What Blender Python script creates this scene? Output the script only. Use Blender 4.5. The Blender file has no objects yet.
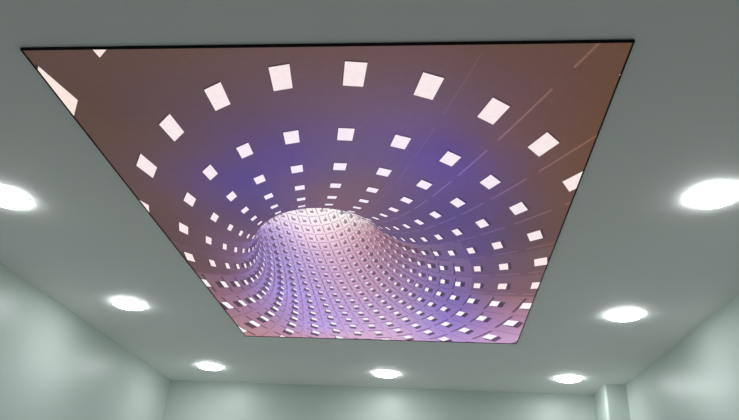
"""Room ceiling with a backlit picture panel and seven downlights."""
CAM = (0.10698, 0.49074, 0.06095, 666.42)   # yaw, pitch, roll, focal length in pixels
ROOM = (-2.108, 1.382, -2.29, 1.69, 5.285, -1.90)
PANEL = (-1.1715, 0.5185, 1.3710, 4.0150)
PIER = (1.242, 4.94)
LAMPS = [
    (-1.733, 2.235, 'round white downlight nearest on the left, cut by the left picture edge beside the panel'),
    (-1.723, 3.474, 'round white downlight on the left side, between the cut-off one and the far left one'),
    (-1.635, 4.791, 'round white downlight in the far left corner of the ceiling'),
    (-0.327, 4.831, 'round white downlight midway along the far wall, beyond the short end of the panel'),
    (0.973, 4.799, 'round white downlight in the far right, just in front of the corner pier'),
    (1.020, 3.455, 'round white downlight on the right side, between the largest right one and the pier one'),
    (1.012, 2.172, 'largest round white downlight, on the right beside the long edge of the panel'),
]
# projective matrix of the printed tunnel picture onto the panel sheet (metres), its bend, and its ink colours
MAT = [[3.30378, 0.351764, 0.784842, 1.79148], [0.469723, -3.93717, 3.3986, 0.208475], [0.261805, 0.466537, 1.37769, 1.0]]
BEND = [0.0800159, 0.4851, 1.42522, -0.0258004, 0.000926826]
CEIL_COL = [(0.04, 0.056, 91, 68, 64), (0.51, 0.047, 99, 75, 72), (0.929, 0.029, 105, 79, 78), (1.301, 0.068, 101, 75, 74), (1.625, 0.073, 99, 70, 60), (1.556, 0.298, 101, 71, 66), (0.17, 0.46, 97, 73, 72), (0.17, 0.29, 91, 68, 66), (0.587, 0.335, 97, 75, 100), (0.905, 0.244, 107, 83, 104), (0.364, 0.522, 97, 75, 98), (0.678, 0.552, 96, 75, 138), (0.455, 0.725, 87, 71, 136), (0.529, 0.918, 97, 79, 128), (0.337, 0.802, 95, 75, 122), (0.149, 0.885, 101, 75, 84), (0.027, 1.108, 97, 71, 74), (0.162, 1.104, 101, 75, 86), (0.819, 0.552, 103, 85, 128), (0.743, 0.834, 119, 92, 112), (0.945, 0.719, 115, 90, 112), (0.831, 0.912, 123, 92, 112), (1.101, 0.348, 107, 85, 124), (1.147, 0.614, 99, 79, 144), (1.27, 0.66, 97, 77, 142), (1.23, 0.489, 95, 73, 136), (1.26, 0.402, 103, 79, 116), (1.391, 0.459, 107, 79, 92), (1.52, 0.712, 103, 75, 82), (1.613, 0.857, 103, 75, 76), (1.428, 0.86, 97, 75, 112), (1.526, 1.066, 97, 73, 88), (1.582, 1.355, 103, 75, 84), (1.373, 1.162, 93, 75, 124), (1.224, 0.987, 91, 73, 132), (1.048, 0.908, 103, 83, 122), (1.298, 1.367, 95, 77, 134), (1.416, 1.473, 97, 77, 118), (0.087, 1.417, 97, 71, 76), (0.268, 1.198, 111, 83, 108), (0.272, 1.41, 123, 92, 124), (0.144, 1.593, 107, 79, 92), (1.122, 1.219, 103, 83, 126), (1.547, 1.646, 107, 77, 92), (1.211, 1.482, 103, 85, 144), (0.447, 1.006, 95, 75, 116)]
FLOOR_COL = [(0.68, 0.983, 255, 245, 249), (0.53, 1.013, 248, 226, 248), (0.821, 1.005, 255, 243, 244), (0.45, 1.124, 189, 169, 226), (0.392, 1.244, 147, 124, 186), (0.543, 1.16, 216, 192, 238), (0.648, 1.186, 250, 220, 240), (0.804, 1.152, 237, 200, 214), (0.934, 1.129, 195, 153, 168), (1.029, 1.173, 147, 114, 135), (0.413, 1.461, 166, 145, 212), (0.554, 1.477, 195, 169, 224), (0.722, 1.47, 214, 175, 206), (0.893, 1.384, 191, 151, 174), (1.027, 1.456, 158, 124, 158), (1.141, 1.568, 139, 114, 168), (0.282, 1.714, 149, 120, 178), (0.412, 1.844, 178, 155, 230), (0.55, 1.981, 187, 159, 226), (0.73, 1.825, 204, 167, 204), (0.941, 1.744, 187, 151, 186), (1.089, 1.831, 155, 126, 182), (1.214, 1.728, 128, 106, 168), (1.346, 1.928, 128, 106, 170), (1.474, 1.92, 143, 108, 139), (1.592, 1.841, 143, 104, 115), (1.616, 2.06, 164, 122, 145), (0.251, 1.491, 134, 102, 135), (0.168, 1.858, 151, 112, 145), (0.051, 1.795, 143, 106, 119), (0.02, 2.21, 160, 116, 133), (0.157, 2.251, 168, 124, 154), (0.083, 2.57, 185, 137, 148), (0.319, 2.325, 174, 141, 188), (0.264, 2.613, 189, 143, 162), (0.486, 2.402, 189, 161, 230), (0.482, 2.633, 204, 163, 194), (0.697, 2.384, 200, 167, 222), (0.673, 2.616, 216, 175, 204), (0.914, 2.193, 197, 163, 204), (0.985, 2.547, 212, 175, 214), (1.138, 2.175, 166, 139, 202), (1.25, 2.25, 149, 122, 202), (1.225, 2.525, 176, 145, 212), (1.418, 2.271, 155, 124, 188), (1.405, 2.547, 183, 147, 204), (1.568, 2.4, 183, 141, 182), (1.652, 2.543, 200, 159, 198), (1.271, 2.007, 132, 110, 184), (1.492, 2.148, 158, 120, 164)]
import bpy, bmesh, math
import numpy as np

# ------------------------------------------------------------------ helpers
COL = bpy.context.scene.collection
Z = 2.75                      # ceiling height
EYE = 1.50                    # camera height


def link(o, parent=None):
    COL.objects.link(o)
    if parent is not None:
        o.parent = parent
    return o


def mesh_obj(name, bm, mat, parent=None, smooth=False):
    me = bpy.data.meshes.new(name)
    bm.normal_update()
    bm.to_mesh(me)
    bm.free()
    me.materials.append(mat)
    if smooth:
        for f in me.polygons:
            f.use_smooth = True
    return link(bpy.data.objects.new(name, me), parent)


def box(bm, x0, x1, y0, y1, z0, z1):
    v = [bm.verts.new(c) for c in ((x0, y0, z0), (x1, y0, z0), (x1, y1, z0), (x0, y1, z0),
                                   (x0, y0, z1), (x1, y0, z1), (x1, y1, z1), (x0, y1, z1))]
    for f in ((0, 3, 2, 1), (4, 5, 6, 7), (0, 1, 5, 4), (1, 2, 6, 5), (2, 3, 7, 6), (3, 0, 4, 7)):
        bm.faces.new([v[i] for i in f])


def lathe(bm, prof, seg=64, close_loop=False):
    rings = []
    for r, z in prof:
        if r < 1e-6:
            rings.append([bm.verts.new((0, 0, z))])
        else:
            rings.append([bm.verts.new((r * math.cos(2 * math.pi * i / seg), r * math.sin(2 * math.pi * i / seg), z))
                          for i in range(seg)])
    n = len(rings)
    for a in range(n if close_loop else n - 1):
        A, B = rings[a], rings[(a + 1) % n]
        for i in range(seg):
            j = (i + 1) % seg
            if len(A) == 1:
                bm.faces.new((A[0], B[j], B[i]))
            elif len(B) == 1:
                bm.faces.new((A[i], A[j], B[0]))
            else:
                bm.faces.new((A[i], A[j], B[j], B[i]))
    bmesh.ops.recalc_face_normals(bm, faces=bm.faces[:])


def lin(c):
    c = c / 255.0
    return c / 12.92 if c <= 0.04045 else ((c + 0.055) / 1.055) ** 2.4


# ---------------------------------------------------------------- materials
def paint(name, c, rough, spec=0.5, var=0.03, bump=0.02, scale=6.0, coat=0.0):
    m = bpy.data.materials.new(name)
    m.use_nodes = True
    nt = m.node_tree
    N, L = nt.nodes, nt.links
    b = N['Principled BSDF']
    tc = N.new('ShaderNodeTexCoord')
    no = N.new('ShaderNodeTexNoise')
    no.inputs['Scale'].default_value = scale
    no.inputs['Detail'].default_value = 4
    L.new(tc.outputs['Object'], no.inputs['Vector'])
    mx = N.new('ShaderNodeMix')
    mx.data_type = 'RGBA'
    mx.inputs[6].default_value = (*[v * (1 - var) for v in c], 1)
    mx.inputs[7].default_value = (*[min(1, v * (1 + var)) for v in c], 1)
    L.new(no.outputs['Fac'], mx.inputs[0])
    L.new(mx.outputs[2], b.inputs['Base Color'])
    fine = N.new('ShaderNodeTexNoise')
    fine.inputs['Scale'].default_value = 90
    L.new(tc.outputs['Object'], fine.inputs['Vector'])
    bp = N.new('ShaderNodeBump')
    bp.inputs['Strength'].default_value = bump
    bp.inputs['Distance'].default_value = 0.01
    L.new(fine.outputs['Fac'], bp.inputs['Height'])
    L.new(bp.outputs['Normal'], b.inputs['Normal'])
    b.inputs['Roughness'].default_value = rough
    b.inputs['Specular IOR Level'].default_value = spec
    b.inputs['Coat Weight'].default_value = coat
    b.inputs['Coat Roughness'].default_value = 0.3
    return m


def lamp_mat():
    m = bpy.data.materials.new('opal_diffuser')
    m.use_nodes = True
    b = m.node_tree.nodes['Principled BSDF']
    b.inputs['Base Color'].default_value = (0.9, 0.92, 0.92, 1)
    b.inputs['Roughness'].default_value = 0.5
    b.inputs['Emission Color'].default_value = LAMP_COL
    b.inputs['Emission Strength'].default_value = LAMP_W
    return m


def film_mat():
    m = bpy.data.materials.new('backlit_printed_film')
    m.use_nodes = True
    nt = m.node_tree
    N, L = nt.nodes, nt.links
    b = N['Principled BSDF']
    at = N.new('ShaderNodeAttribute')
    at.attribute_name = 'ink'
    tc = N.new('ShaderNodeTexCoord')
    no = N.new('ShaderNodeTexNoise')
    no.inputs['Scale'].default_value = 60
    no.inputs['Detail'].default_value = 3
    L.new(tc.outputs['Object'], no.inputs['Vector'])
    mr = N.new('ShaderNodeMapRange')
    mr.inputs['To Min'].default_value = 0.90
    mr.inputs['To Max'].default_value = 1.10
    L.new(no.outputs['Fac'], mr.inputs['Value'])
    b.inputs['Base Color'].default_value = (0.02, 0.02, 0.02, 1)
    b.inputs['Roughness'].default_value = 0.6
    b.inputs['Specular IOR Level'].default_value = 0.2
    L.new(at.outputs['Color'], b.inputs['Emission Color'])
    L.new(mr.outputs['Result'], b.inputs['Emission Strength'])
    return m


LAMP_COL = (0.96, 1.0, 0.985, 1)
LAMP_W = 42.0
M_CEIL = paint('ceiling_matt_paint', (0.86, 0.86, 0.85), 0.65, 0.3, 0.02, 0.03, 3)
M_WALL = paint('wall_satin_paint', (0.575, 0.655, 0.617), 0.40, 0.5, 0.025, 0.05, 2.5)
M_FLOOR = paint('floor_tile', (0.86, 0.85, 0.83), 0.35, 0.5, 0.05, 0.02, 2)
M_BLACK = paint('black_metal', (0.006, 0.006, 0.007), 0.5, 0.2, 0.02, 0.0, 10)
M_BEZEL = paint('white_plastic', (0.78, 0.80, 0.80), 0.4, 0.5, 0.01, 0.0, 10)
M_LAMP = lamp_mat()
M_FILM = film_mat()

# ------------------------------------------------------------------- setting
XL, XR, XLF, XRF, YB, YF = ROOM      # x of the side walls at the back, at the front; back, front


def struct(name, x0, x1, y0, y1, z0, z1, mat):
    bm = bmesh.new()
    box(bm, x0, x1, y0, y1, z0, z1)
    o = mesh_obj(name, bm, mat)
    o['kind'] = 'structure'
    return o


T = 0.12
struct('ceiling', XLF - T, XRF + T, YF - T, YB + T, Z, Z + T, M_CEIL)
struct('floor', XLF - T, XRF + T, YF - T, YB + T, -T, 0, M_FLOOR)


def side_wall(name, xb, xf, sg):
    bm = bmesh.new()
    ft = [(xf, YF), (xb, YB), (xb + sg * T, YB), (xf + sg * T, YF)]
    lo = [bm.verts.new((*q, 0)) for q in ft]
    hi = [bm.verts.new((*q, Z)) for q in ft]
    bm.faces.new(lo)
    bm.faces.new(hi)
    for i in range(4):
        bm.faces.new((lo[i], lo[(i + 1) % 4], hi[(i + 1) % 4], hi[i]))
    bmesh.ops.recalc_face_normals(bm, faces=bm.faces[:])
    mesh_obj(name, bm, M_WALL)['kind'] = 'structure'


side_wall('wall_left', XL, XLF, -1)
side_wall('wall_right', XR, XRF, 1)
struct('wall_back', XL - T, XR + T, YB, YB + T, 0, Z, M_WALL)
struct('wall_front', XLF - T, XRF + T, YF - T, YF, 0, Z, M_WALL)
# boxed-in pier in the far right corner, soft arrises
bm = bmesh.new()
box(bm, PIER[0], XR + 0.03, PIER[1], YB, 0, Z)
eds = [e for e in bm.edges if all(abs(v.co.x - PIER[0]) < 1e-5 and abs(v.co.y - PIER[1]) < 1e-5 for v in e.verts)]
bmesh.ops.bevel(bm, geom=eds, offset=0.02, segments=5, profile=0.5, affect='EDGES')
o = mesh_obj('trim_1', bm, M_WALL, smooth=False)
o['kind'] = 'structure'

# ------------------------------------------------ the backlit picture panel
PX0, PX1, PY0, PY1 = PANEL
PW, PD = PX1 - PX0, PY1 - PY0
panel = bpy.data.objects.new('light_panel', None)
panel.location = (PX0, PY0, Z)
link(panel)
panel['label'] = 'large rectangular backlit ceiling panel printed with a purple and brown tunnel of white squares'
panel['category'] = 'light panel'

FR_W, FR_H = 0.0045, 0.009
bm = bmesh.new()
prof = [(0, 0), (FR_W, 0), (FR_W, -FR_H + 0.001), (FR_W - 0.001, -FR_H), (0.001, -FR_H), (0, -FR_H + 0.001)]
cor = [(0, 0, 1, 1), (PW, 0, -1, 1), (PW, PD, -1, -1), (0, PD, 1, -1)]
loops = []
for cx, cy, sx, sy in cor:
    loops.append([bm.verts.new((cx + sx * (a - FR_W * 0.5), cy + sy * (a - FR_W * 0.5), h)) for a, h in prof])
for i in range(4):
    A, B = loops[i], loops[(i + 1) % 4]
    for k in range(len(prof)):
        l = (k + 1) % len(prof)
        bm.faces.new((A[k], A[l], B[l], B[k]))
bmesh.ops.recalc_face_normals(bm, faces=bm.faces[:])
o = mesh_obj('frame', bm, M_BLACK, panel)
o['label'] = 'thin black frame'

# The print: the inside of a ring-shaped tube, 27 tiles round, drawn in perspective
# and printed flat; every tile has a slot on two sides and a raised white block.
NS = 27
PM = np.array(MAT)


def tube(k, j, rho):
    k = np.asarray(k, float)
    j = np.asarray(j, float)
    kap, d, s0, th0, k2 = BEND
    s = s0 + d * k
    th = 2 * np.pi * j / NS + th0
    a = kap * s + k2 * s * s
    n = 24
    t = (np.arange(n) + 0.5) / n
    A = kap * np.multiply.outer(t, s) + k2 * np.multiply.outer(t, s) ** 2
    cz = np.cos(A).mean(0) * s
    cy = np.sin(A).mean(0) * s
    X = rho * np.sin(th)
    u = rho * np.cos(th)
    P = np.stack([X, cy + u * np.cos(a), cz - u * np.sin(a), np.ones_like(X)], -1)
    q = P @ PM.T
    return q[..., 0] / q[..., 2], q[..., 1] / q[..., 2], q[..., 2]


class RBF:
    def __init__(self, tab):
        t = np.array(tab, float)
        self.p = t[:, :2]
        c = np.vectorize(lin)(t[:, 2:])
        n = len(t)
        K = self.ker(self.p, self.p) + np.eye(n) * 0.01
        Q = np.c_[np.ones(n), self.p]
        A = np.block([[K, Q], [Q.T, np.zeros((3, 3))]])
        self.w = np.linalg.solve(A, np.r_[c, np.zeros((3, 3))])

    @staticmethod
    def ker(a, b):
        return np.sqrt(((a[:, None] - b[None]) ** 2).sum(-1))

    def __call__(self, x, y):
        q = np.c_[np.ravel(x), np.ravel(y)]
        return np.clip(np.c_[self.ker(q, self.p), np.ones(len(q)), q] @ self.w, 0.01, 1.2)


CEIL, FLO = RBF(CEIL_COL), RBF(FLOOR_COL)
CH = 0.0050                       # the film lies this far above the frame's lip
STEP = 0.000015                    # ink layer thickness
V, F, FC = [], [], []             # verts, faces, per-corner colours


def clip(poly):
    # Sutherland-Hodgman against the panel rectangle; vertices are (x, y, r, g, b)
    for ax, lim, sg in ((0, 0.0, 1), (0, PW, -1), (1, 0.0, 1), (1, PD, -1)):
        out = []
        for i in range(len(poly)):
            a, b = poly[i - 1], poly[i]
            da, db = sg * (a[ax] - lim), sg * (b[ax] - lim)
            if (da >= 0) != (db >= 0):
                t = da / (da - db)
                out.append(tuple(a[m] + (b[m] - a[m]) * t for m in range(5)))
            if db >= 0:
                out.append(b)
        poly = out
        if len(poly) < 3:
            return []
    return poly


def emit(poly, layer):
    poly = clip(poly)
    if not poly:
        return
    s = len(V)
    z = -(FR_H - CH) - STEP * layer
    V.extend((p[0], p[1], z) for p in poly)
    F.append(tuple(range(s, s + len(poly))))
    FC.extend((p[2], p[3], p[4], 1.0) for p in poly)


def area(x, y):
    return 0.5 * sum(x[i - 1] * y[i] - x[i] * y[i - 1] for i in range(len(x)))


def floorness(k, j):
    a = (j + NS / 2) % NS - NS / 2
    if k <= 3:                     # the facets turn towards the light between tiles 6 and 8
        b = abs(a)
        return 0.0 if b < 6 else 1.0 if b > 7.5 else (0.12 if b < 7 else (0.75 if a < 0 else 0.35))
    a = abs(a + 0.4)
    lo, hi = 5.3 - 0.5 * (k - 3), 8.0 - 0.5 * (k - 3)
    f = min(1, max(0, (a - lo) / (hi - lo)))
    if k >= 9:
        f = 1
    if a < 4.5 and k < 12:
        f = 0
    return f


def tint(k, j, x, y, mul):
    f = floorness(k, j)
    c = CEIL(x, y) * (1 - f) + FLO(x, y) * f
    return np.clip(c * np.asarray(mul), 0, 1.0)


def patch(k0, k1, j0, j1, rho, kc, jc, n, m, mul, layer):
    kk, jj = np.meshgrid(np.linspace(k0, k1, n + 1), np.linspace(j0, j1, m + 1), indexing='ij')
    x, y, w = tube(kk, jj, rho)
    if x.max() < -0.05 or x.min() > PW + 0.05 or y.max() < -0.05 or y.min() > PD + 0.05:
        return
    if w.min() < 0.35:
        return
    c = tint(kc, jc, x, y, mul).reshape(n + 1, m + 1, 3)
    for a in range(n):
        for b in range(m):
            ids = ((a, b), (a + 1, b), (a + 1, b + 1), (a, b + 1))
            px = [float(x[i]) for i in ids]
            py = [float(y[i]) for i in ids]
            if area(px, py) * FACE <= 1e-9:
                continue
            emit([(px[q], py[q], *map(float, c[i])) for q, i in enumerate(ids)], layer)


def strip(kA, jA, kB, jB, wk, rho, kc, jc, mul, layer, n=4):
    # a slot running nearly along a ring, from (kA, jA) to (kB, jB), 2 * wk wide
    t = np.linspace(0, 1, n + 1)
    kk = np.stack([kA + (kB - kA) * t - wk, kA + (kB - kA) * t + wk])
    jj = np.stack([jA + (jB - jA) * t] * 2)
    x, y, w = tube(kk, jj, rho)
    if w.min() < 0.35:
        return
    c = tint(kc, jc, x, y, mul).reshape(2, n + 1, 3)
    for b in range(n):
        ids = ((0, b), (1, b), (1, b + 1), (0, b + 1))
        px = [float(x[i]) for i in ids]
        py = [float(y[i]) for i in ids]
        if area(px, py) * FACE > 1e-9:
            emit([(px[q], py[q], *map(float, c[i])) for q, i in enumerate(ids)], layer)


def hull(pts):
    pts = sorted(set(pts))
    def half(ps):
        h = []
        for p in ps:
            while len(h) > 1 and (h[-1][0] - h[-2][0]) * (p[1] - h[-2][1]) - (h[-1][1] - h[-2][1]) * (p[0] - h[-2][0]) <= 0:
                h.pop()
            h.append(p)
        return h[:-1]
    return half(pts) + half(pts[::-1])


# orientation of a visible tile
_x, _y, _ = tube([0, 0.5, 0.5, 0], [0, 0, 0.5, 0.5], 1.0)
FACE = 1.0 if area(list(_x), list(_y)) > 0 else -1.0
RB = 1.045                        # radius of the tube wall; the block tops lie at 1
KMAX = 26
for k in range(-2, KMAX):
    L = (KMAX - k) * 4
    n = 6 if k < 2 else 4 if k < 6 else 2
    for j in range(NS):
        f = floorness(k, j)
        a = (j + NS / 2) % NS - NS / 2
        patch(k - .51, k + .51, j - .5, j + .5, RB, k, j, n, n, 1.0, L)
        # slots
        far = min(1, max(0, (k - 4) / 6))
        if f > 0.7 or (k > 3 and f > 0.4):
            d = 0.38 + 0.28 * far
            wv = (0.052 if a < 0 else 0.042) + 0.02 * far
            c0 = .15 if a < 0 else .19 + min(.1, .06 * max(0, a - 9))
            sl = 0.0 if a < 0 else 0.045 * (1 - far)
            c0 = c0 * (1 - far) + .38 * far
            strip(k + c0 - sl, j - .38, k + c0 + sl, j + .40, wv, 1 + .03 * far, k, j, (d, d * .92, d * 1.02), L + 1)
            d2 = 0.70 - 0.16 * far
            wj = 0.018 + 0.045 * far
            patch(k - .42, k + .42, j + .5 - wj, j + .5 + wj, RB, k, j, 4, 1, (d2, d2 * .95, d2), L + 1)
        elif 1 <= a <= 7:
            g, gw_ = (1.8, .015) if a >= 2 else (1.3, .008)
            patch(k - .49, k + .29, j + .4 - gw_, j + .4 + gw_, 1.0, k, j, 6, 1, (g, g, g), L + 1)
        elif -8 <= a <= -5 and k >= 3:
            patch(k - .40, k + .38, j - .5 - .02, j - .5 + .02, RB, k, j, 4, 1, (1.35, 1.3, 1.3), L + 1)
        # raised block: dark flanks, white top
        h = 0.142 - 0.02 * far + 0.008 * f
        ck, cj = [k - h, k + h, k + h, k - h], [j - h, j - h, j + h, j + h]
        tx, ty, tw = tube(ck, cj, 1.0)
        rf = (1.003 + 0.016 * min(1, max(0, a) / 5) * min(1, max(0.2, k / 2))) * (1 - f) + RB * f + 0.025 * far * f
        hf = h + 0.008 * (1 - f) + 0.03 * far
        gx, gy, gw = tube([k - hf, k + hf, k + hf, k - hf], [j - hf, j - hf, j + hf, j + hf], rf)
        if min(tw.min(), gw.min()) < 0.35:
            continue
        vis = area([float(v) for v in tx], [float(v) for v in ty]) * FACE
        mx_, my_ = float(tx.mean()), float(ty.mean())
        if not (-0.5 < mx_ < PW + 0.5 and -0.5 < my_ < PD + 0.5):
            continue
        if vis <= 0:
            continue
        hp = hull([(float(p), float(q)) for p, q in zip(np.r_[tx, gx], np.r_[ty, gy])])
        ds = 0.27 + (0.30 if abs(a) < 9 else 0.06) * far
        dk = 0.58 * (1 - f) + ds * f
        cc = tint(k, j, np.array([mx_]), np.array([my_]), (dk * 1.02, dk * .9, dk))[0]
        if len(hp) >= 3:
            emit([(p, q, *map(float, cc)) for p, q in hp], L + 2)
        lit = np.array([1.0, 0.90, 0.86]) * (1 - f) + np.array([0.98, 0.93, 0.98]) * f
        px_ = mx_ / PW
        # tops are warm at the rim of the print, cool in the purple zone
        if f < 1:
            r = min(1, max(0, math.hypot(mx_ - 0.85, my_ - 0.9) - 0.35) / 0.75)
            lit = np.array([0.93, 0.84, 0.96]) * (1 - r) + np.array([0.97, 0.79, 0.72]) * r
            lit = lit * (1 - f) + np.array([0.98, 0.92, 0.98]) * f
        base = tint(k, j, np.array([mx_]), np.array([my_]), 1.0)[0]
        amt = 1.0 if k < 6 else max(0.15, 1.0 - (k - 6) * 0.07)
        cc = lit * amt + base * (1 - amt)
        emit([(float(tx[i]), float(ty[i]), *map(float, cc)) for i in range(4)], L + 3)

me = bpy.data.meshes.new('printed_film')
me.from_pydata(V, [], F)
# make every face look down into the room
me.update()
ca = me.color_attributes.new('ink', 'FLOAT_COLOR', 'CORNER')
ca.data.foreach_set('color', np.array(FC, np.float32).ravel())
if me.polygons[0].normal.z > 0:
    me.flip_normals()
me.materials.append(M_FILM)
film = link(bpy.data.objects.new('printed_film', me), panel)
film['label'] = 'backlit print of a tunnel lined with white square blocks'

# the shallow black tray the film is stretched over
bm = bmesh.new()
box(bm, FR_W * .5, PW - FR_W * .5, FR_W * .5, PD - FR_W * .5, -(FR_H - CH) + 0.0002, -0.0005)
mesh_obj('backing_tray', bm, M_BLACK, panel)

# ---------------------------------------------------------- round downlights
R = 0.088


def downlight():
    t = bpy.data.objects.new('downlight', None)
    link(t)
    bm = bmesh.new()
    lathe(bm, [(R - .002, 0), (R + .007, 0), (R + .006, -.0012), (R + .004, -.0018), (R + .001, -.0022), (R - .002, -.002)],
          72, True)
    mesh_obj('bezel', bm, M_BEZEL, t, True)
    bm = bmesh.new()
    lathe(bm, [(R - .0005, -.0005), (R - .0005, -.0045), (R - .003, -.0085), (R - .010, -.0115), (R * .6, -.0138), (0, -.014)], 72)
    mesh_obj('diffuser', bm, M_LAMP, t, True)
    return t


first = downlight()
for i, (x, y, text) in enumerate(LAMPS):
    if i == 0:
        t = first
    else:
        t = first.copy()
        COL.objects.link(t)
        for ch in first.children:
            c = ch.copy()
            COL.objects.link(c)
            c.parent = t
    t.location = (x, y + 0.015, Z)
    t['label'] = text
    t['category'] = 'ceiling light'
    t['group'] = 'round downlights set around the picture panel'

# -------------------------------------------------------------------- world
w = bpy.data.worlds.new('World')
bpy.context.scene.world = w
w.use_nodes = True
w.node_tree.nodes['Background'].inputs[0].default_value = (0.02, 0.02, 0.02, 1)
w.node_tree.nodes['Background'].inputs[1].default_value = 0.0

# ------------------------------------------------------------------- camera
yaw, pit, rol, foc = CAM
cy, sy, cp, sp = math.cos(yaw), math.sin(yaw), math.cos(pit), math.sin(pit)
fw = np.array([-sy * cp, cy * cp, sp])
rt = np.array([cy, sy, 0.0])
up = np.cross(rt, fw)
cr, sr = math.cos(rol), math.sin(rol)
r2, u2 = rt * cr + up * sr, -rt * sr + up * cr
from mathutils import Matrix
cd = bpy.data.cameras.new('camera')
cam = link(bpy.data.objects.new('camera', cd))
Mx = Matrix(((r2[0], u2[0], -fw[0], 0), (r2[1], u2[1], -fw[1], 0), (r2[2], u2[2], -fw[2], EYE), (0, 0, 0, 1)))
cam.matrix_world = Mx
cd.sensor_fit = 'HORIZONTAL'
cd.sensor_width = 36
cd.lens = foc / 739 * 36
cd.clip_start = 0.02
bpy.context.scene.camera = cam

vs = bpy.context.scene.view_settings
vs.view_transform = 'Standard'
vs.look = 'None'
vs.gamma = 1
vs.use_curve_mapping = False
vs.exposure = 0
bpy.context.scene.cycles.max_bounces = 14
bpy.context.scene.cycles.diffuse_bounces = 10
